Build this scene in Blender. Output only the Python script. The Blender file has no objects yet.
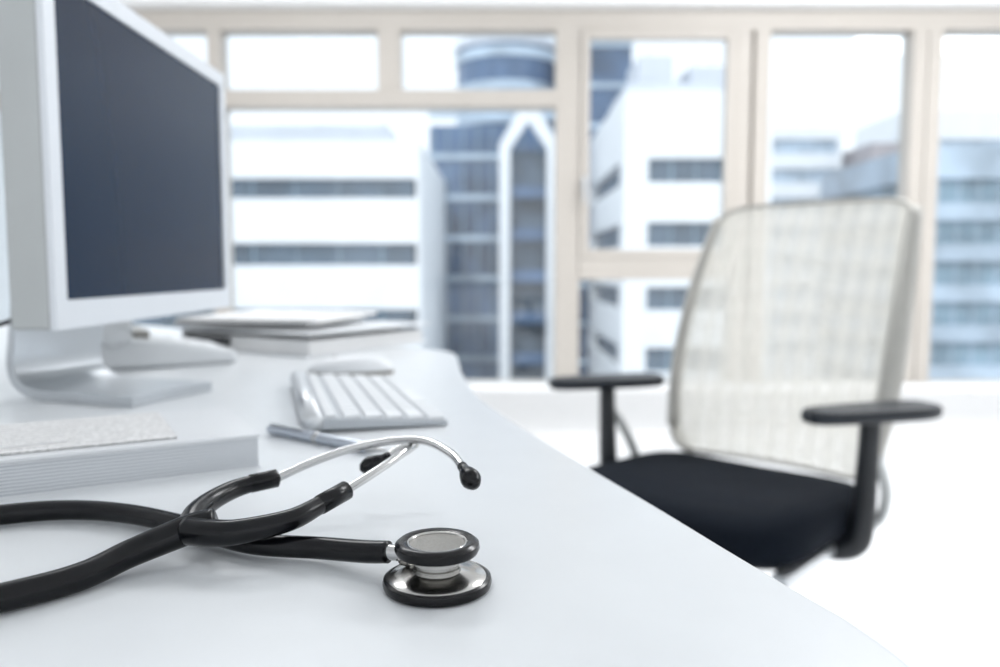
import bpy, bmesh, math
from mathutils import Vector, Matrix

DESK = 0.74
S = bpy.context.scene
S.view_settings.view_transform = 'Standard'
S.view_settings.look = 'None'
S.view_settings.exposure = 0.19

# ------------------------------------------------------------ materials
def mat(name, col, rough=0.5, metal=0.0, spec=0.5, var=0.03, scale=20, bump=0.0, coat=0.0, bscale=None):
    m = bpy.data.materials.new(name); m.use_nodes = True
    nt = m.node_tree; b = nt.nodes['Principled BSDF']
    b.inputs['Roughness'].default_value = rough
    b.inputs['Metallic'].default_value = metal
    b.inputs['Specular IOR Level'].default_value = spec
    b.inputs['Coat Weight'].default_value = coat
    tc = nt.nodes.new('ShaderNodeTexCoord')
    n = nt.nodes.new('ShaderNodeTexNoise'); n.inputs['Scale'].default_value = scale
    nt.links.new(tc.outputs['Object'], n.inputs['Vector'])
    r = nt.nodes.new('ShaderNodeValToRGB')
    r.color_ramp.elements[0].position = 0.3; r.color_ramp.elements[1].position = 0.7
    r.color_ramp.elements[0].color = tuple(c*(1-var) for c in col)+(1,)
    r.color_ramp.elements[1].color = tuple(min(1, c*(1+var)) for c in col)+(1,)
    nt.links.new(n.outputs['Fac'], r.inputs['Fac'])
    nt.links.new(r.outputs['Color'], b.inputs['Base Color'])
    if bump:
        n2 = nt.nodes.new('ShaderNodeTexNoise'); n2.inputs['Scale'].default_value = bscale or scale*10
        nt.links.new(tc.outputs['Object'], n2.inputs['Vector'])
        bp = nt.nodes.new('ShaderNodeBump'); bp.inputs['Strength'].default_value = bump
        bp.inputs['Distance'].default_value = 0.001
        nt.links.new(n2.outputs['Fac'], bp.inputs['Height'])
        nt.links.new(bp.outputs['Normal'], b.inputs['Normal'])
    return m

M = {}
M['desk'] = mat('desk_laminate', (0.765,0.79,0.81), 0.28, spec=0.5, var=0.01, bump=0.05, scale=30)
M['wall'] = mat('wall_paint', (0.93,0.93,0.93), 0.8, var=0.01)
M['floor'] = mat('floor_white', (0.95,0.95,0.95), 0.35, var=0.01, scale=2)
M['ceil'] = mat('ceiling_paint', (0.93,0.93,0.93), 0.9, var=0.01)
M['frame'] = mat('window_frame_beige', (0.54,0.50,0.455), 0.45, var=0.02, scale=4)
M['alu'] = mat('brushed_aluminium', (0.66,0.68,0.70), 0.38, metal=0.75, var=0.02)
M['alu_side'] = mat('aluminium_side', (0.50,0.52,0.52), 0.5, metal=0.35, var=0.02)
M['stand'] = mat('stand_aluminium', (0.56,0.59,0.62), 0.32, metal=0.6, var=0.02)
M['bezel'] = mat('bezel_silver', (0.76,0.79,0.83), 0.45, metal=0.2, var=0.01)
M['screen'] = mat('lcd_screen_off', (0.009,0.022,0.050), 0.25, spec=0.22, var=0.02, scale=2)
M['rubber'] = mat('black_rubber_tube', (0.003,0.0035,0.005), 0.24, spec=0.28, var=0.1)
M['steel'] = mat('polished_steel', (0.50,0.49,0.47), 0.2, metal=1.0, var=0.03, scale=60)
M['chrome'] = mat('chrome_tube', (0.54,0.54,0.54), 0.14, metal=1.0, var=0.02)
M['rim'] = mat('black_rim', (0.003,0.003,0.004), 0.2, spec=0.30, var=0.1)
M['membrane'] = mat('membrane_grey', (0.28,0.27,0.25), 0.38, metal=0.6, var=0.18, scale=1500)
M['plastic_w'] = mat('white_plastic', (0.80,0.82,0.84), 0.35, var=0.01)
M['phone'] = mat('phone_plastic', (0.72,0.74,0.76), 0.35, var=0.01)
M['key'] = mat('white_key', (0.86,0.88,0.90), 0.4, var=0.01)
M['kplate'] = mat('keyboard_plate', (0.50,0.53,0.56), 0.45, metal=0.2, var=0.01)
M['paper'] = mat('paper_white', (0.86,0.86,0.86), 0.8, var=0.02)
M['dark'] = mat('dark_plastic', (0.012,0.014,0.018), 0.4, var=0.1)
M['fabric'] = mat('seat_fabric', (0.005,0.008,0.014), 0.9, spec=0.15, var=0.25, scale=200, bump=0.3)
M['armpad'] = mat('arm_pad_rubber', (0.008,0.012,0.019), 0.40, spec=0.4, var=0.1)
M['chairframe'] = mat('chair_frame_grey', (0.44,0.43,0.40), 0.4, metal=0.2, var=0.03)
M['pen'] = mat('pen_metal', (0.50,0.54,0.60), 0.3, metal=0.85, var=0.05)
M['conc'] = mat('facade_white', (0.86,0.875,0.89), 0.8, var=0.03, scale=0.6)
M['conc2'] = mat('facade_grey', (0.60,0.63,0.68), 0.8, var=0.04, scale=0.6)  # blue-grey of louvres, tower cap, roof plant and antennas
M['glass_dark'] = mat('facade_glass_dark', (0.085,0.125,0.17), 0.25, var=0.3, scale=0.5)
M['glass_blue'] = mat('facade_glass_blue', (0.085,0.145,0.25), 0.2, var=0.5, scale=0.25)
M['glass_pale'] = mat('facade_glass_pale', (0.44,0.53,0.62), 0.3, var=0.25, scale=0.3)  # outdoor haze is mixed into this base colour as a pale tone
M['glass_teal'] = mat('facade_glass_teal', (0.21,0.31,0.38), 0.3, var=0.4, scale=0.3)
M['brick'] = mat('facade_tan', (0.44,0.40,0.41), 0.8, var=0.1, scale=0.5)
M['street'] = mat('street_asphalt', (0.35,0.36,0.38), 0.9, var=0.1, scale=0.2)

def pages_mat():
    m = mat('page_block', (0.8,0.82,0.84), 0.7)
    nt = m.node_tree; b = nt.nodes['Principled BSDF']
    tc = nt.nodes.new('ShaderNodeTexCoord')
    w = nt.nodes.new('ShaderNodeTexWave'); w.bands_direction='Z'; w.inputs['Scale'].default_value=150
    w.inputs['Distortion'].default_value=1.2
    nt.links.new(tc.outputs['Object'], w.inputs['Vector'])
    r = nt.nodes.new('ShaderNodeValToRGB')
    r.color_ramp.elements[0].color=(0.46,0.49,0.53,1); r.color_ramp.elements[1].color=(0.78,0.80,0.82,1)
    nt.links.new(w.outputs['Fac'], r.inputs['Fac']); nt.links.new(r.outputs['Color'], b.inputs['Base Color'])
    return m
M['pages'] = pages_mat()

def print_mat():
    m = mat('printed_paper', (0.86,0.86,0.86), 0.8)
    nt = m.node_tree; b = nt.nodes['Principled BSDF']
    tc = nt.nodes.new('ShaderNodeTexCoord')
    w = nt.nodes.new('ShaderNodeTexWave'); w.bands_direction='Y'; w.inputs['Scale'].default_value=36
    mp = nt.nodes.new('ShaderNodeMapping'); mp.inputs['Scale'].default_value=(1.0,.35,1.0)
    n = nt.nodes.new('ShaderNodeTexNoise'); n.inputs['Scale'].default_value=420
    nt.links.new(tc.outputs['Object'], w.inputs['Vector']); nt.links.new(tc.outputs['Object'], mp.inputs['Vector'])
    nt.links.new(mp.outputs['Vector'], n.inputs['Vector'])
    mu = nt.nodes.new('ShaderNodeMath'); mu.operation='MULTIPLY'
    nt.links.new(w.outputs['Fac'], mu.inputs[0]); nt.links.new(n.outputs['Fac'], mu.inputs[1])
    r = nt.nodes.new('ShaderNodeValToRGB')
    r.color_ramp.elements[0].position=0.25; r.color_ramp.elements[0].color=(0.84,0.84,0.84,1)
    r.color_ramp.elements[1].position=0.52; r.color_ramp.elements[1].color=(0.46,0.46,0.46,1)
    nt.links.new(mu.outputs[0], r.inputs['Fac']); nt.links.new(r.outputs['Color'], b.inputs['Base Color'])
    return m
M['print'] = print_mat()

def mesh_fabric():
    m = bpy.data.materials.new('chair_mesh_fabric'); m.use_nodes=True
    nt = m.node_tree; b = nt.nodes['Principled BSDF']; out = nt.nodes['Material Output']
    b.inputs['Base Color'].default_value=(0.70,0.685,0.63,1); b.inputs['Roughness'].default_value=0.8
    tl = nt.nodes.new('ShaderNodeBsdfTranslucent'); tl.inputs['Color'].default_value=(0.80,0.78,0.72,1)
    mx = nt.nodes.new('ShaderNodeMixShader'); mx.inputs[0].default_value=0.5
    nt.links.new(b.outputs[0], mx.inputs[1]); nt.links.new(tl.outputs[0], mx.inputs[2])
    tr = nt.nodes.new('ShaderNodeBsdfTransparent')
    tc = nt.nodes.new('ShaderNodeTexCoord')
    w = nt.nodes.new('ShaderNodeTexWave'); w.bands_direction='X'; w.inputs['Scale'].default_value=7
    w.inputs['Phase Offset'].default_value=1.0
    w2 = nt.nodes.new('ShaderNodeTexWave'); w2.bands_direction='Z'; w2.inputs['Scale'].default_value=6
    nt.links.new(tc.outputs['Object'], w.inputs['Vector']); nt.links.new(tc.outputs['Object'], w2.inputs['Vector'])
    mr = nt.nodes.new('ShaderNodeMapRange'); mr.inputs['To Min'].default_value=0.12; mr.inputs['To Max'].default_value=0.25
    nt.links.new(w.outputs['Fac'], mr.inputs['Value'])
    m2 = nt.nodes.new('ShaderNodeMath'); m2.operation='MULTIPLY_ADD'
    m2.inputs[1].default_value=0.05
    nt.links.new(w2.outputs['Fac'], m2.inputs[0]); nt.links.new(mr.outputs[0], m2.inputs[2])
    mx2 = nt.nodes.new('ShaderNodeMixShader')
    nt.links.new(m2.outputs[0], mx2.inputs[0]); nt.links.new(mx.outputs[0], mx2.inputs[1]); nt.links.new(tr.outputs[0], mx2.inputs[2])
    nt.links.new(mx2.outputs[0], out.inputs['Surface'])
    return m
M['mesh'] = mesh_fabric()

def glass_mat():
    m = bpy.data.materials.new('window_glass'); m.use_nodes=True
    nt = m.node_tree; out = nt.nodes['Material Output']; nt.nodes.remove(nt.nodes['Principled BSDF'])
    tr = nt.nodes.new('ShaderNodeBsdfTransparent'); tr.inputs['Color'].default_value=(0.97,0.99,1,1)
    gl = nt.nodes.new('ShaderNodeBsdfGlossy'); gl.inputs['Roughness'].default_value=0.02
    mx = nt.nodes.new('ShaderNodeMixShader'); mx.inputs[0].default_value=0.05
    nt.links.new(tr.outputs[0], mx.inputs[1]); nt.links.new(gl.outputs[0], mx.inputs[2])
    nt.links.new(mx.outputs[0], out.inputs['Surface'])
    return m
M['glass'] = glass_mat()

# ------------------------------------------------------------ helpers
def root(name, loc=(0,0,0), rz=0.0):
    e = bpy.data.objects.new(name, None); S.collection.objects.link(e)
    e.location = loc; e.rotation_euler = (0,0,rz); e.empty_display_size=0.05
    return e

def mkobj(name, bm, m, parent=None, smooth=False, loc=(0,0,0), rot=(0,0,0)):
    me = bpy.data.meshes.new(name)
    bmesh.ops.recalc_face_normals(bm, faces=bm.faces)
    bm.to_mesh(me); bm.free()
    o = bpy.data.objects.new(name, me); S.collection.objects.link(o)
    if m: me.materials.append(m)
    if smooth:
        for p in me.polygons: p.use_smooth=True
    o.location=loc; o.rotation_euler=rot
    if parent: o.parent=parent
    return o

def box(name, size, loc, m, parent=None, bevel=0.0, segs=3, rot=(0,0,0), smooth=None):
    bm = bmesh.new(); bmesh.ops.create_cube(bm, size=1)
    bmesh.ops.scale(bm, vec=size, verts=bm.verts)
    if bevel: bmesh.ops.bevel(bm, geom=bm.edges[:], offset=bevel, segments=segs, profile=0.5, affect='EDGES')
    o = mkobj(name, bm, m, parent, smooth=bool(bevel) if smooth is None else smooth, loc=loc, rot=rot)
    if bevel:
        md=o.modifiers.new('wn','WEIGHTED_NORMAL'); md.keep_sharp=False
    return o

def boxes(name, lst, m, parent=None, bevel=0.0, loc=(0,0,0), rot=(0,0,0)):
    bm = bmesh.new()
    for (x0,x1,y0,y1,z0,z1) in lst:
        r = bmesh.ops.create_cube(bm, size=1)
        vs = r['verts']
        bmesh.ops.scale(bm, vec=(x1-x0,y1-y0,z1-z0), verts=vs)
        bmesh.ops.translate(bm, vec=((x0+x1)/2,(y0+y1)/2,(z0+z1)/2), verts=vs)
    if bevel: bmesh.ops.bevel(bm, geom=bm.edges[:], offset=bevel, segments=2, profile=0.5, affect='EDGES')
    return mkobj(name, bm, m, parent, loc=loc, rot=rot)

def catmull(pts, n):
    P=[Vector(p) for p in pts]
    P=[P[0]*2-P[1]]+P+[P[-1]*2-P[-2]]
    out=[]
    for i in range(1,len(P)-2):
        for k in range(n):
            t=k/n
            a,b,c,d=P[i-1],P[i],P[i+1],P[i+2]
            out.append(0.5*((2*b)+(c-a)*t+(2*a-5*b+4*c-d)*t*t+(3*b-a-3*c+d)*t**3))
    out.append(P[-2].copy())
    return out

def tube(name, pts, rad, m, parent=None, n=8, seg=16, flat=1.0, up=(0,0,1), closed=False, capround=False):
    if not isinstance(rad,(list,tuple)): rad=[rad]*len(pts)
    if len(pts)>2 and not closed:
        Q = catmull(pts,n); R=[v.x for v in catmull([(r,0,0) for r in rad],n)]
    else:
        Q=[Vector(p) for p in pts]; R=list(rad)
    bm=bmesh.new(); rings=[]
    N=None; L=len(Q)
    for i,p in enumerate(Q):
        if closed: T=(Q[(i+1)%L]-Q[i-1])
        else: T=(Q[min(i+1,L-1)]-Q[max(i-1,0)])
        T.normalize()
        if N is None:
            N=Vector(up)-T*Vector(up).dot(T)
            if N.length<1e-3: N=Vector((1,0,0))-T*T.x
        else: N=N-T*N.dot(T)
        N.normalize(); B=T.cross(N)
        ring=[bm.verts.new(p+ (N*math.cos(a)*flat + B*math.sin(a))*R[i]) for a in [2*math.pi*k/seg for k in range(seg)]]
        rings.append((ring,T,p))
    for i in range(L-1 if not closed else L):
        a=rings[i][0]; b=rings[(i+1)%L][0]
        for k in range(seg): bm.faces.new((a[k],a[(k+1)%seg],b[(k+1)%seg],b[k]))
    if not closed:
        for (ring,T,p),sg,r in ((rings[0],-1,R[0]),(rings[-1],1,R[-1])):
            c=bm.verts.new(p+T*sg*r*(0.55 if capround else 0.05))
            for k in range(seg): bm.faces.new((ring[k],ring[(k+1)%seg],c))
    return mkobj(name,bm,m,parent,smooth=True)

def lathe(name, prof, m, parent=None, loc=(0,0,0), rot=(0,0,0), seg=64, smooth=True):
    bm=bmesh.new(); rings=[]
    for r,z in prof:
        if r<1e-6: rings.append([bm.verts.new((0,0,z))])
        else: rings.append([bm.verts.new((r*math.cos(2*math.pi*k/seg),r*math.sin(2*math.pi*k/seg),z)) for k in range(seg)])
    for a,b in zip(rings[:-1],rings[1:]):
        for k in range(seg):
            k2=(k+1)%seg
            if len(a)==1 and len(b)==1: continue
            if len(a)==1: bm.faces.new((a[0],b[k],b[k2]))
            elif len(b)==1: bm.faces.new((a[k],b[0],a[k2]))
            else: bm.faces.new((a[k],a[k2],b[k2],b[k]))
    o=mkobj(name,bm,m,parent,smooth=smooth,loc=loc,rot=rot)
    if smooth:
        md=o.modifiers.new('es','EDGE_SPLIT'); md.split_angle=math.radians(35)
    return o

def prism(name, outline, z0, z1, m, parent=None, bevel=0.0, loc=(0,0,0), rot=(0,0,0), smooth=False, segs=3):
    bm=bmesh.new()
    vs=[bm.verts.new((x,y,z0)) for x,y in outline]
    f=bm.faces.new(vs)
    r=bmesh.ops.extrude_face_region(bm,geom=[f])
    bmesh.ops.translate(bm,vec=(0,0,z1-z0),verts=[v for v in r['geom'] if isinstance(v,bmesh.types.BMVert)])
    if bevel:
        es=[e for e in bm.edges if abs(e.verts[0].co.z-e.verts[1].co.z)<1e-6]
        bmesh.ops.bevel(bm,geom=es,offset=bevel,segments=segs,profile=0.5,affect='EDGES')
    o=mkobj(name,bm,m,parent,loc=loc,rot=rot,smooth=smooth)
    if smooth:
        o.modifiers.new('wn','WEIGHTED_NORMAL')
    return o

def superell(a,b,n,cnt,cx=0,cy=0):
    out=[]
    for k in range(cnt):
        t=2*math.pi*k/cnt; c,s=math.cos(t),math.sin(t)
        out.append((cx+a*math.copysign(abs(c)**(2/n),c), cy+b*math.copysign(abs(s)**(2/n),s)))
    return out

def slab(name,pts,y0_,y1_,m,parent):
    bm=bmesh.new(); vs=[bm.verts.new((x,y0_,z)) for x,z in pts]; f=bm.faces.new(vs)
    r=bmesh.ops.extrude_face_region(bm,geom=[f]); bmesh.ops.translate(bm,vec=(0,y1_-y0_,0),verts=[v for v in r['geom'] if isinstance(v,bmesh.types.BMVert)])
    return mkobj(name,bm,m,parent)

# ------------------------------------------------------------ room
YW=4.2
box('floor',(8.2,9.2,0.1),(1.2,0.0,-0.05),M['floor'])
box('ceiling',(8.2,9.2,0.1),(1.2,0.0,2.75),M['ceil'])
box('wall_left',(0.1,9.2,2.7),(-2.85,0.0,1.35),M['wall'])
box('wall_right',(0.1,9.2,2.7),(5.25,0.0,1.35),M['wall'])
boxes('wall_window_side',[(-2.8,5.2,YW-0.06,YW+0.2,0,0.24),(-2.8,5.2,YW-0.06,YW+0.2,2.22,2.7)],M['wall'])
box('trim_window_sill',(8.0,0.14,0.03),(1.2,YW-0.13,0.255),M['wall'],bevel=0.006)
boxes('trim_blind_box',[(-2.8,5.2,YW-0.12,YW-0.062,2.225,2.40)],M['wall'],bevel=0.005)

fr=[]
y0,y1=YW-0.05,YW+0.07
fr.append((-2.8,5.2,y0,y1,2.115,2.219))
fr.append((-2.8,5.2,y0,y1,0.24,0.27))
for x,w in ((-2.40,.09),(-1.49,.07),(0.358,.13),(1.27,.08),(1.37,.08),(2.19,.075),(2.27,.075),(3.15,.08),(3.24,.08),(4.15,.15)):
    fr.append((x-w/2,x+w/2,y0,y1,0.265,2.12))
fr.append((-2.8,0.30,y0-0.01,y1,1.722,1.81))
fr.append((-.578-.06,-.578+.06,y0-0.005,y1,1.80,2.12))
fr.append((0.42,1.23,y0-0.01,y1,.82,.935))
fr.append((1.30,1.34,YW,y1,0.27,2.12)); fr.append((2.22,2.25,YW,y1,0.27,2.12)); fr.append((3.18,3.21,YW,y1,0.27,2.12))
def sash(xa,xb,za,zb,w=.035):
    return [(xa,xa+w,YW-.065,YW,za,zb),(xb-w,xb,YW-.065,YW,za,zb),(xa+w,xb-w,YW-.065,YW,za,za+w),(xa+w,xb-w,YW-.065,YW,zb-w,zb)]
fr+=sash(0.424,1.227,.936,2.114,.045)
win=root('window_1')
boxes('frame',fr,M['frame'],win,bevel=0.004)
boxes('glass',[(-2.8,5.2,YW+.02,YW+.026,.26,2.13)],M['glass'],win)
boxes('handle',[(0.43,0.455,YW-.09,YW-.06,1.28,1.36),(0.435,0.45,YW-.115,YW-.09,1.22,1.34)],M['alu'],win,bevel=0.003)

# ------------------------------------------------------------ exterior
def building(name, x0,x1,y0,y1,ztop,bands,core,skin,zbot=-14,pier=0.5,mull=2.2,inset=0.35,mm=None):
    r=root(name)
    boxes('glazing',[(x0+inset,x1-inset,y0+inset,y1-inset,zbot,ztop-0.2)],core,r)
    L=[]; bands=sorted(bands); z=zbot
    for a,b in bands:
        L.append((x0,x1,y0,y1,z,a)); z=b
    L.append((x0,x1,y0,y1,z,ztop))
    for (px,py) in ((x0,y0),(x1-pier,y0),(x0,y1-pier),(x1-pier,y1-pier)):
        for a,b in bands: L.append((px,px+pier,py,py+pier,a,b))
    boxes('facade',L,skin,r)
    ms=[]; x=x0+pier+mull
    while x<x1-pier:
        for a,b in bands: ms.append((x-.04,x+.04,y0+inset-.08,y0+inset+.02,a,b))
        x+=mull
    boxes('mullions',ms,mm or M['glass_teal'],r)
    return r

bands=[(4.52,5.52),(1.12,2.24),(-2.27,-1.13),(-5.6,-4.5),(-9,-7.9)]
bl=building('office_building',-26,-4.1,40,60,7.4,bands,M['glass_dark'],M['conc'],pier=0.12)
boxes('side_wall',[(-4.3,-4.05,40.4,59.9,-14,7.39)],M['conc'],bl)
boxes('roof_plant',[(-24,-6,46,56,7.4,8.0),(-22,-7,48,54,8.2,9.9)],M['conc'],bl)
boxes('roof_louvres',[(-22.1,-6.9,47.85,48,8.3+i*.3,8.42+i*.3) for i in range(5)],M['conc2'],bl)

tw=root('glass_tower')
lathe('drum',[(0.01,-14),(4.0,-14),(4.0,18.0),(0.01,18.0)],M['glass_blue'],tw,loc=(0.55,64,0),seg=40)
for i in range(13):
    z=-13+i*2.5
    lathe('floor_band_%d'%i,[(4.0,z),(4.12,z),(4.12,z+.7),(4.0,z+.7)],M['glass_pale'],tw,loc=(0.55,64,0),seg=40)
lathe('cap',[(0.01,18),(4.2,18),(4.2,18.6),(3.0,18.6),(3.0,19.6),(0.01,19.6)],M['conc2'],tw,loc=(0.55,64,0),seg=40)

bb=root('glass_office_block')
boxes('glazing',[(-5.2,5.4,58.5,75,-14,11.5),(5.4,9.6,58,75,-14,17.5)],M['glass_blue'],bb)
fl=[]
for i in range(9):
    z=-12+i*3.0
    fl.append((-5.25,5.3,58.3,58.5,z,z+.45))
for i in range(11):
    z=-12+i*2.9
    fl.append((5.4,9.65,57.85,58,z,z+.35))
boxes('floor_slabs',fl,M['glass_pale'],bb)
boxes('mullions',[(-5+i*1.1,-4.92+i*1.1,58.35,58.5,-14,11.5) for i in range(14)],M['glass_teal'],bb)
boxes('balconies',[(0.2,3.9,56.1,58.3,-12+i*3.0,-11.1+i*3.0) for i in range(7)],M['glass_blue'],bb)
boxes('recess',[(0.6,3.4,57.2,58.2,-14,9.5)],M['glass_dark'],bb)
gx0,gx1=-0.05,4.05
w=.75; cx=(gx0+gx1)/2
slab('white_portal',[(gx0,-14),(gx0,9.6),(cx-.5,12.3),(cx+.5,12.3),(gx1,9.6),(gx1,-14),(gx1-w,-14),(gx1-w,9.3),(cx,11.2),(gx0+w,9.3),(gx0+w,-14)],55,56,M['conc'],bb)

bands=[(.872+.1113*42,.872+.1413*42),(.872+.0305*42,.872+.0609*42),(.872-.0513*42,.872-.0218*42),(.872-.1317*42,.872-.1003*42),(-8.2,-7)]
b2=building('corner_office_building',6.6,14.5,42,58,10.3,bands,M['glass_dark'],M['conc'],pier=1.3,mull=1.3)
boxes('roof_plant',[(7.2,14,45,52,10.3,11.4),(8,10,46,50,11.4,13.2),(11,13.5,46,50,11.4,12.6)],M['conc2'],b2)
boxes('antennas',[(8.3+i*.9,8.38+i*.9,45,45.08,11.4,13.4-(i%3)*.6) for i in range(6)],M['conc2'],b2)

bands=[(-9+i*3.3,-7.4+i*3.3) for i in range(8)]
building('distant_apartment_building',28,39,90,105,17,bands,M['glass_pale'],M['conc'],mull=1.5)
bands=[(-9+i*3.3,-7.2+i*3.3) for i in range(7)]
building('tan_apartment_building',40,47,85,95,14.5,bands,M['glass_teal'],M['brick'],mull=1.5)
bands=[(-12+i*2.4,-10.6+i*2.4) for i in range(8)]
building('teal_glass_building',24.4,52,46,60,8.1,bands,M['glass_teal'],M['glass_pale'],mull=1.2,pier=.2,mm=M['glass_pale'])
bands=[(-9+i*3.3,-7.4+i*3.3) for i in range(9)]
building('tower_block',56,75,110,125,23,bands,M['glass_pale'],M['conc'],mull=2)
box('street_ground',(400,300,0.2),(0,155,-14.1),M['street'])

# ------------------------------------------------------------ desk
dk=root('desk',(0,0,0))
edge=[(-.23,1.37),(-.16,1.325),(-.105,1.285),(-.073,1.235),(-.060,1.13),(-.049,1.0),(-.0233,.815),(.0046,.702),(.035,.597),(.0653,.50),(.0894,.425),(.1066,.368),(.124,.3125),(.1345,.28),(.1395,.24),(.139,.15),(.125,.03),(.09,-.12),(.03,-.28),(-.06,-.42),(-.2,-.5)]
sm=[(v.x,v.y) for v in catmull([(a,b,0) for a,b in edge],6)]
outline=sm+[(-1.35,-.5),(-1.35,1.95),(-.9,1.9)]
prism('table_top',outline,DESK-.026,DESK,M['desk'],dk,bevel=0.0035,smooth=True)
boxes('side_panels',[(-1.33,-1.30,-.45,1.85,.0,DESK-.026),(-.5,-.47,-.45,-.1,0,DESK-.026)],M['desk'],dk)
tube('support_column',[(-.55,1.2,0.01),(-.55,1.2,DESK-.026)],.035,M['alu'],dk,seg=32)
lathe('column_foot',[(0.001,0.0),(.22,0.0),(.22,.01),(.03,.02),(.03,.05)],M['alu'],dk,loc=(-.55,1.2,0),seg=48)

# ------------------------------------------------------------ monitor
mo=root('computer_monitor',(-.39,.90,DESK))
HW,ZB,ZT=.22,.079,.405
box('housing',(.036,2*HW,ZT-ZB),(-.022,0,(ZB+ZT)/2),M['alu_side'],mo,bevel=0.004)
bb_,bt,bs=.026,.018,.018
bz=[(-.004,.002,-HW,HW,ZB,ZB+bb_),(-.004,.002,-HW,HW,ZT-bt,ZT),(-.004,.002,-HW,-HW+bs,ZB+bb_,ZT-bt),(-.004,.002,HW-bs,HW,ZB+bb_,ZT-bt)]
boxes('bezel',bz,M['bezel'],mo)
boxes('screen',[(-.004,-.001,-HW+bs,HW-bs,ZB+bb_,ZT-bt)],M['screen'],mo)
cl=[(.065,.0055),(.02,.0055),(-.03,.0055),(-.062,.0062),(-.087,.015),(-.096,.034),(-.091,.065),(-.082,.12),(-.076,.18),(-.072,.24)]
C=catmull([(a,0,b) for a,b in cl],6)
top=[];bot=[]
for i,p in enumerate(C):
    T=(C[min(i+1,len(C)-1)]-C[max(i-1,0)]).normalized(); Nn=Vector((T.z,0,-T.x))
    top.append(p+Nn*.005); bot.append(p-Nn*.005)
bm=bmesh.new(); ya,yb=-.115,-.005
rows=[]
for a,b in zip(top,bot):
    rows.append([bm.verts.new((a.x,ya,a.z)),bm.verts.new((a.x,yb,a.z)),bm.verts.new((b.x,yb,b.z)),bm.verts.new((b.x,ya,b.z))])
for r0,r1 in zip(rows[:-1],rows[1:]):
    for k in range(4): bm.faces.new((r0[k],r0[(k+1)%4],r1[(k+1)%4],r1[k]))
bm.faces.new(rows[0]); bm.faces.new(rows[-1])
bmesh.ops.rotate(bm,cent=(-.08,-.06,0),matrix=Matrix.Rotation(math.radians(-20),3,'Z'),verts=bm.verts)
so=mkobj('stand',bm,M['stand'],mo,smooth=True); md=so.modifiers.new('es','EDGE_SPLIT'); md.split_angle=math.radians(40)
so.modifiers.new('bv','BEVEL').width=0.0018
boxes('hinge',[(-.085,-.038,-.09,-.02,.20,.26)],M['alu'],mo,bevel=.006)
tube('cable',[(-.04,-.1,.13),(-.075,-.13,.09),(-.12,-.16,.07),(-.16,-.15,.05),(-.17,-.1,.004)],.0025,M['dark'],mo)

# ------------------------------------------------------------ telephone
ph=root('desk_telephone',(-.50,1.115,DESK),math.radians(32))
prof=[(-.10,0),(.10,0),(.10,.018),(.02,.034),(-.10,.048)]
o=slab('body',[(x,z) for x,z in prof],-.085,.085,M['phone'],ph)
b=o.modifiers.new('b','BEVEL'); b.width=.008; b.segments=4
keys=[]
for i in range(4):
    for j in range(3): keys.append((.0+i*.022,.015+i*.022,-.05+j*.022,-.034+j*.022,.024-i*.004,.0375-i*.0045))
boxes('keypad',keys,M['key'],ph,bevel=.001)
boxes('display',[(-.03,-.01,-.05,.06,.034,.049)],M['membrane'],ph,bevel=.001)
tube('handset',[(-.062,-.105,.046),(-.06,-.08,.062),(-.055,-.03,.072),(-.055,.03,.072),(-.06,.08,.062),(-.062,.105,.046)],[.022,.025,.015,.015,.025,.022],M['phone'],ph,flat=.8,capround=True)
hel=[]
for i in range(320):
    t=i/319; a=i*.7
    hel.append((-.125-.01*math.sin(t*3.1)+.009*math.cos(a), -.11+.15*t, .0125+.009*math.sin(a)))
tube('coiled_cord',hel,.0024,M['kplate'],ph,n=2,seg=6)

# ------------------------------------------------------------ ring binder + folder pile
rb=root('ring_binder',(-.335,1.37,DESK),math.radians(-32))
boxes('cover_bottom',[(-.15,.15,-.15,.15,0,.003)],M['plastic_w'],rb,bevel=.0008)
boxes('sheets',[(-.135,.14,-.14,.14,.003,.024)],M['paper'],rb)
boxes('spine',[(-.153,-.15,-.15,.15,0,.035)],M['plastic_w'],rb,bevel=.0008)
box('cover_top',(.305,.30,.003),(.0,0,.0335),M['plastic_w'],rb,bevel=.0008,rot=(0,math.radians(-.5),0))
boxes('painted_shadow_strip',[(-.14,-.04,-.147,-.13,.008,.022)],M['dark'],rb)  # dark strip stands in for the shadow in the gap below the cover
fo=root('document_folder',(-.40,1.38,DESK+.040),math.radians(-12))
boxes('base_block',[(-.12,.12,-.12,.12,0,.005)],M['paper'],fo,bevel=.001)
boxes('dark_layer',[(-.13,.12,-.13,.13,.005,.008)],M['dark'],fo,bevel=.001)  # thin dark layer between block and flap, reads as a dark gap
boxes('flap',[(-.11,.14,-.125,.135,.008,.013)],M['paper'],fo)

# ------------------------------------------------------------ keyboard
kb=root('computer_keyboard',(-.142,.768,DESK),math.radians(106.9))
bm=bmesh.new()
def wedge(y): return .0045+(y+.06)/.12*.0085
L_=.14; D_=.06
vs=[bm.verts.new(v) for v in [(-L_,-D_,.001),(L_,-D_,.001),(L_,D_,.003),(-L_,D_,.003),(-L_,-D_,wedge(-D_)),(L_,-D_,wedge(-D_)),(L_,D_,wedge(D_)),(-L_,D_,wedge(D_))]]
for f in ((0,1,2,3),(4,5,6,7),(0,1,5,4),(1,2,6,5),(2,3,7,6),(3,0,4,7)): bm.faces.new([vs[i] for i in f])
bmesh.ops.bevel(bm,geom=bm.edges[:],offset=.0008,segments=2,affect='EDGES')
mkobj('plate',bm,M['kplate'],kb)
tube('battery_tube',[(-L_,D_-.008,.0085),(L_,D_-.008,.0085)],.0085,M['alu'],kb,seg=24)
bm=bmesh.new(); rows_=6
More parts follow.
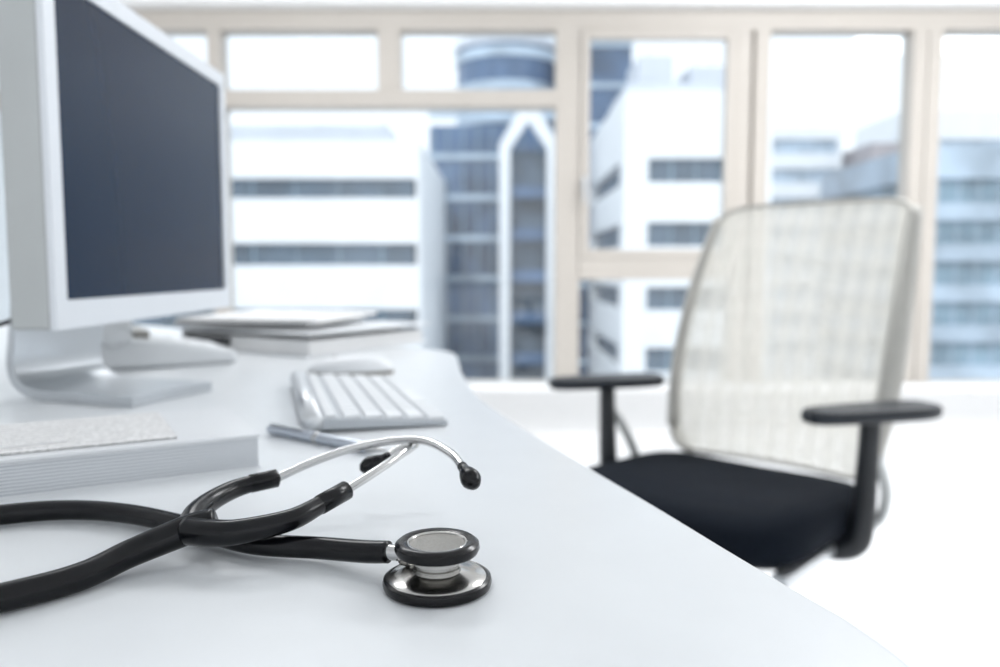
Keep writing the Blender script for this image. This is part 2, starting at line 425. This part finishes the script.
for r_ in range(rows_):
    yy=-.052+r_*.0178
    if r_==0: ws=[1,1,1,1.25,5.2,1.25,1,1,1,1]
    elif r_==1: ws=[2.3]+[1]*10+[2.3]
    elif r_==2: ws=[1.8]+[1]*11+[1.8]
    elif r_==3: ws=[1.5]+[1]*12+[1.1]
    else: ws=[1]*13+[1.6]
    tot=sum(ws); x=-.135; un=.27/tot
    hh=.0140 if r_<5 else .009
    for w_ in ws:
        r=bmesh.ops.create_cube(bm,size=1); v_=r['verts']
        bmesh.ops.scale(bm,vec=(w_*un-.0046,hh,.0028),verts=v_)
        bmesh.ops.translate(bm,vec=(x+w_*un/2,yy,wedge(yy)+.0012),verts=v_); x+=w_*un
bmesh.ops.bevel(bm,geom=bm.edges[:],offset=.0006,segments=1,affect='EDGES')
mkobj('keys',bm,M['key'],kb)

# mouse
ms=root('computer_mouse',(-.190,.985,DESK),math.radians(100))
bm=bmesh.new(); bmesh.ops.create_uvsphere(bm,u_segments=32,v_segments=20,radius=1)
for v in bm.verts:
    v.co.x*=.029; v.co.y*=.054; v.co.z=max(v.co.z,0)*.021*(1-.15*v.co.y/.056)+.004
mkobj('shell',bm,M['plastic_w'],ms,smooth=True)
prism('base',superell(.029,.054,2.1,48),0,.005,M['membrane'],ms)
lathe('scroll_ball',[(0,.0245),(.003,.024),(.004,.021)],M['membrane'],ms,loc=(0,.02,-.001),seg=16)

# pen
pn=root('ballpoint_pen',(-.186,.619,DESK+.0042),math.atan2(.543-.619,-.0814+.186))
def lx(name,prof,m): return lathe(name,prof,m,pn,rot=(0,math.radians(90),0),seg=24)
lx('barrel',[(.0001,0),(.0030,0),(.0038,.003),(.0042,.05),(.0042,.10),(.0036,.112)],M['pen'])
lx('tip',[(.0036,.112),(.0015,.127),(.0006,.131),(.0001,.131)],M['chrome'])
lx('ring',[(.0042,.055),(.0046,.056),(.0046,.059),(.0042,.06)],M['chrome'])
boxes('clip',[(.002,.040,-.0012,.0012,.0044,.0056)],M['chrome'],pn)

# book with loose printed sheet
ang=math.atan2(-.5,-.87)
bk=root('thick_book',(-.160,.512,DESK),ang)
BL,BD=.30,.12
boxes('cover_bottom',[(0,BL,-BD,0,0,.0015)],M['plastic_w'],bk)
boxes('page_block',[(.0015,BL,-BD+.001,-.001,.0015,.021)],M['pages'],bk)
boxes('cover_top',[(0,BL,-BD,0,.021,.023)],M['plastic_w'],bk)
sh=root('printed_sheet',(-.160,.512,DESK+.0234),ang)
boxes('sheet',[(.05,.29,-BD+.004,-.012,0,.0008),],M['print'],sh)
boxes('leaflet',[(.11,.29,-BD+.02,-.035,.0010,.0022),],M['print'],sh,rot=(0,0,math.radians(3)))

# ------------------------------------------------------------ stethoscope
st=root('stethoscope',(0,0,DESK))
cx_,cy_=-.0262,.316
lathe('diaphragm_rim',[(0,.0),(.0212,.0),(.0224,.0008),(.0228,.0025),(.0224,.0042),(.0212,.0048),(.0205,.0046)],M['rim'],st,loc=(cx_,cy_,0),seg=96)
lathe('diaphragm_plate',[(.0207,.0044),(.0200,.0050),(.0150,.0058),(.0108,.0068),(.0100,.0072)],M['steel'],st,loc=(cx_,cy_,0),seg=96)
lathe('neck',[(.0100,.0068),(.0100,.0090),(.0092,.0094),(.0092,.0104),(.0100,.0108),(.0100,.0146)],M['steel'],st,loc=(cx_,cy_,0),seg=96)
lathe('bell_rim',[(.0098,.0140),(.0150,.0142),(.0170,.0150),(.0178,.0168),(.0175,.0186),(.0160,.0198),(.0145,.0200),(.0128,.0195),(.0122,.0187)],M['rim'],st,loc=(cx_,cy_,0),seg=96)
lathe('bell_ring',[(.0128,.0190),(.0124,.0195),(.0118,.0194),(.0114,.0189)],M['steel'],st,loc=(cx_,cy_,0),seg=96)
lathe('bell_membrane',[(.0126,.0188),(.0,.0188)],M['membrane'],st,loc=(cx_,cy_,0),seg=96)
tube('chestpiece_stem',[(cx_-.007,cy_+.004,.0105),(-.040,.3245,.0105),(-.050,.3295,.010)],[.0034,.0034,.0034],M['chrome'],st)
lathe('stem_collar',[(.0034,-.001),(.0046,-.001),(.0048,.0),(.0048,.003),(.0034,.004)],M['steel'],st,loc=(-.0385,.3236,.0105),rot=(0,math.radians(90),math.radians(152)),seg=24)
tube('tubing',[(-.0485,.3288,.0100),(-.060,.3335,.0085),(-.0815,.3433,.0065),(-.1157,.3511,.006),(-.1525,.3736,.006),(-.1917,.394,.006),(-.2264,.4008,.006),(-.258,.3924,.006),(-.300,.365,.006),(-.325,.32,.006),(-.318,.27,.006),(-.285,.245,.006),(-.24,.252,.006),(-.1927,.2905,.006),(-.1729,.3111,.0062),(-.1608,.3304,.009),(-.1411,.3457,.0145),(-.1304,.3478,.0175)],
     [.0048,.0050,.0050,.0050,.0050,.0050,.0052,.0053,.0053,.0053,.0053,.0053,.0053,.0056,.0058,.0062,.0068,.0060],M['rubber'],st,n=10,seg=20)
tube('yoke_branch_a',[(-.1411,.3457,.0145),(-.1435,.358,.0168),(-.1425,.3740,.0185),(-.1366,.3902,.020),(-.128,.3985,.0212),(-.1188,.4032,.022)],[.0062,.0058,.0052,.0048,.0043,.0040],M['rubber'],st,capround=True)
tube('yoke_branch_b',[(-.1411,.3430,.0145),(-.128,.3375,.0155),(-.115,.3365,.0165),(-.0961,.3478,.018),(-.0861,.3641,.020),(-.0767,.3774,.023)],[.0064,.0060,.0056,.0050,.0044,.0038],M['rubber'],st,capround=True)
for nm,a,b_ in (('sleeve_a',(-.1300,.3975,.021),(-.1180,.4040,.0223)),('sleeve_b',(-.0861,.3641,.020),(-.0762,.3780,.0232))):
    tube(nm,[a,b_],.0048,M['rubber'],st,capround=True)
tube('ear_tube_a',[(-.1188,.4032,.022),(-.1037,.4173,.027),(-.084,.4292,.032),(-.0619,.4317,.036),(-.0414,.4227,.038),(-.0263,.4029,.036),(-.0187,.3854,.033)],.0023,M['chrome'],st)
tube('ear_tube_b',[(-.0767,.3774,.023),(-.0646,.3947,.028),(-.0542,.415,.032),(-.0483,.435,.033),(-.0510,.4470,.031),(-.0580,.4440,.029),(-.0648,.4360,.026)],.0023,M['chrome'],st)
def eartip(nm,a,b_,q=1.0):
    a=Vector(a);b_=Vector(b_); d=(b_-a)
    tube(nm,[a-d*.05,a+d*.2,a+d*.45,a+d*.75,a+d],[.0028*q,.0032*q,.0048*q,.0056*q,.0036*q],M['rubber'],st,capround=True)
eartip('ear_tip_a',(-.0190,.3860,.033),(-.0125,.3715,.028),.92)
eartip('ear_tip_b',(-.0640,.4368,.0262),(-.0770,.4272,.0212),.85)

# ------------------------------------------------------------ office chair
ch=root('office_chair',(.463,1.600,0),math.radians(137))
bm=bmesh.new()
NX,NY=24,24
def sqmap(s,t,n=5):
    r=max(abs(s),abs(t))
    if r<1e-6: return 0,0
    a=math.atan2(t,s); c,q=math.cos(a),math.sin(a)
    k=(abs(c)**n+abs(q)**n)**(-1/n)
    return c*k*r,q*k*r
grid={}
for side in (0,1):
    for i in range(NX+1):
        for j in range(NY+1):
            s=-1+2*i/NX; t=-1+2*j/NY
            x,y=sqmap(s,t,5)
            rr=max(abs(s),abs(t))
            edge_=max(0,(rr-.8)/.2)
            zt=.450-.020*edge_**2+.010*x*x-.030*max(0,y-.4)**1.5-.009*(1-y)
            zb=.368+.015*edge_**2-.025*max(0,y-.4)**1.5
            grid[side,i,j]=bm.verts.new((x*.260,y*.243+.03,zt if side else zb))
for side in (0,1):
    for i in range(NX):
        for j in range(NY):
            bm.faces.new([grid[side,i,j],grid[side,i+1,j],grid[side,i+1,j+1],grid[side,i,j+1]])
per=[(i,0) for i in range(NX)]+[(NX,j) for j in range(NY)]+[(i,NY) for i in range(NX,0,-1)]+[(0,j) for j in range(NY,0,-1)]
for k in range(len(per)):
    a=per[k];b_=per[(k+1)%len(per)]
    bm.faces.new([grid[0,*a],grid[0,*b_],grid[1,*b_],grid[1,*a]])
mkobj('seat_cushion',bm,M['fabric'],ch,smooth=True)
prism('seat_pan',superell(.230,.215,5,64,0,.02),.350,.380,M['dark'],ch,bevel=.006,smooth=True)
boxes('seat_rails',[(-.245,-.215,-.15,.24,.338,.360),(.215,.245,-.15,.24,.338,.360)],M['alu'],ch,bevel=.004)
boxes('tilt_mechanism',[(-.08,.08,-.16,.12,.295,.352)],M['dark'],ch,bevel=.012)
def backpt(a,b):
    t=(b+1)/2
    w=.236+.014*math.sin(math.pi*min(1,t*1.05))-.004*t
    x=a*w-.010-.010*t
    y=-.220-.205*t+.035*math.sin(math.pi*t) + .045*a*a
    z=.435+.600*t -.010*a*a*t
    return (x,y,z)
bm=bmesh.new(); g={}
NB=40
BN=12
for i in range(NB+1):
    for j in range(NB+1):
        a,b_=sqmap(-1+2*i/NB,-1+2*j/NB,BN)
        g[i,j]=bm.verts.new(backpt(a,b_))
for i in range(NB):
    for j in range(NB): bm.faces.new([g[i,j],g[i+1,j],g[i+1,j+1],g[i,j+1]])
mkobj('back_mesh',bm,M['mesh'],ch,smooth=True)
ring=[]
for k in range(160):
    t=2*math.pi*k/160; c,q=math.cos(t),math.sin(t); kk=(abs(c)**BN+abs(q)**BN)**(-1/BN)
    ring.append(backpt(c*kk,q*kk))
tube('back_frame',ring,.0055,M['chairframe'],ch,closed=True,seg=12,up=(0,1,0))
for sx,nm in ((-1,'r'),(1,'l')):
    q_=1.0 if sx<0 else .6
    tube('back_post_'+nm,[backpt(sx*1.0,.93),backpt(sx*1.0,.3),backpt(sx*1.0,-.3),backpt(sx*.98,-.8)],[.015*q_,.020*q_,.022*q_,.015],M['chairframe'],ch,up=(0,1,0),flat=1.3)
    p=backpt(sx*.98,-.75)
    tube('back_bracket_'+nm,[p,(p[0],p[1]-.02,.48),(sx*.215,-.25,.41),(sx*.19,-.20,.36),(sx*.10,-.10,.335)],[.014,.015,.016,.015,.014],M['chairframe'],ch,up=(1,0,0),flat=.6)
    tube('arm_post_'+nm,[(sx*.10,.0,.342),(sx*.22,.0,.345),(sx*.270,.0,.362),(sx*.284,.0,.41),(sx*.289,.0,.52),(sx*.291,.0,.60)],[.022,.024,.024,.022,.019,.018],M['dark'],ch,up=(0,1,0),flat=1.0)
    tube('arm_brace_'+nm,[(sx*.287,-.010,.55),(sx*.292,-.065,.50),(sx*.290,-.115,.43),(sx*.27,-.115,.372),(sx*.20,-.08,.348)],[.009,.012,.014,.014,.011],M['alu_side'],ch,up=(1,0,0),flat=.7)
    pd=superell(.046,.142,3.2,64)
    pd=[(x*(1-.12*(y/.135)),y) for x,y in pd]
    prism('arm_pad_'+nm,pd,.600,.626,M['armpad'],ch,bevel=.011,loc=(sx*.292,.0,0),rot=(0,0,math.radians(-30)),smooth=True,segs=5)
tube('gas_lift',[(0,0,.09),(0,0,.22)],.028,M['dark'],ch,seg=32)
tube('gas_piston',[(0,0,.21),(0,0,.30)],.016,M['chrome'],ch,seg=32)
lathe('hub',[(0.001,.065),(.045,.07),(.045,.11),(.03,.12),(.001,.12)],M['alu'],ch,seg=32)
for k in range(5):
    a=2*math.pi*k/5+.3; c,q=math.cos(a),math.sin(a)
    tube('base_leg_%d'%k,[(c*.03,q*.03,.09),(c*.16,q*.16,.085),(c*.30,q*.30,.07)],[.026,.022,.016],M['alu'],ch,flat=.7)
    tube('caster_stem_%d'%k,[(c*.30,q*.30,.075),(c*.30,q*.30,.04)],.006,M['dark'],ch)
    for d in (-.014,.014):
        lathe('caster_%d_%s'%(k,'a' if d<0 else 'b'),[(.001,-.009),(.024,-.009),(.028,-.005),(.028,.005),(.024,.009),(.001,.009)],M['dark'],ch,loc=(c*.30-q*d,q*.30+c*d,.028),rot=(math.radians(90),0,a),seg=32)

# ------------------------------------------------------------ light
W=bpy.data.worlds.new('sky'); S.world=W; W.use_nodes=True
nt=W.node_tree; bg=nt.nodes['Background']
tc=nt.nodes.new('ShaderNodeTexCoord'); sp=nt.nodes.new('ShaderNodeSeparateXYZ'); rp=nt.nodes.new('ShaderNodeValToRGB')
nt.links.new(tc.outputs['Generated'],sp.inputs[0]); nt.links.new(sp.outputs['Z'],rp.inputs['Fac'])
rp.color_ramp.elements[0].position=0.0; rp.color_ramp.elements[0].color=(.95,.975,1,1)
rp.color_ramp.elements[1].position=0.6; rp.color_ramp.elements[1].color=(.79,.89,1,1)
nt.links.new(rp.outputs['Color'],bg.inputs['Color']); bg.inputs['Strength'].default_value=1.25
sl=bpy.data.lights.new('sun','SUN'); sl.energy=1.2; sl.angle=math.radians(3); sl.color=(1,.98,.95)
so=bpy.data.objects.new('sun',sl); S.collection.objects.link(so); so.location=(-10,-20,30)
so.rotation_euler=(math.radians(42),0,math.radians(-18))

def fill_light(name,x,y,p,sx=1.2,sy=.6):  # unseen fill panel with invented housing, added to brighten the interior
    r=root(name,(x,y,2.688))
    boxes('housing',[(-sx/2-.02,sx/2+.02,-sy/2-.02,sy/2+.02,.0,.012)],M['plastic_w'],r)
    l=bpy.data.lights.new(name+'_lamp','AREA'); l.shape='RECTANGLE'; l.size=sx; l.size_y=sy; l.energy=p; l.color=(.98,.99,1)
    o=bpy.data.objects.new('lamp',l); S.collection.objects.link(o); o.parent=r; o.location=(0,0,-.01)
fill_light('added_fill_light',1.6,2.6,38)
fill_light('added_fill_light',3.4,2.0,38)
fill_light('added_fill_light',-1.0,2.5,24)

# ------------------------------------------------------------ camera
cd=bpy.data.cameras.new('camera'); co=bpy.data.objects.new('camera',cd); S.collection.objects.link(co)
co.location=(0,0,DESK+.132); co.rotation_euler=(math.radians(90)-math.atan(63.5/778),0,0)
cd.sensor_width=36; cd.lens=28.0; cd.clip_start=.01; cd.clip_end=600
cd.dof.use_dof=True; cd.dof.focus_distance=.345; cd.dof.aperture_fstop=5.6
S.camera=co
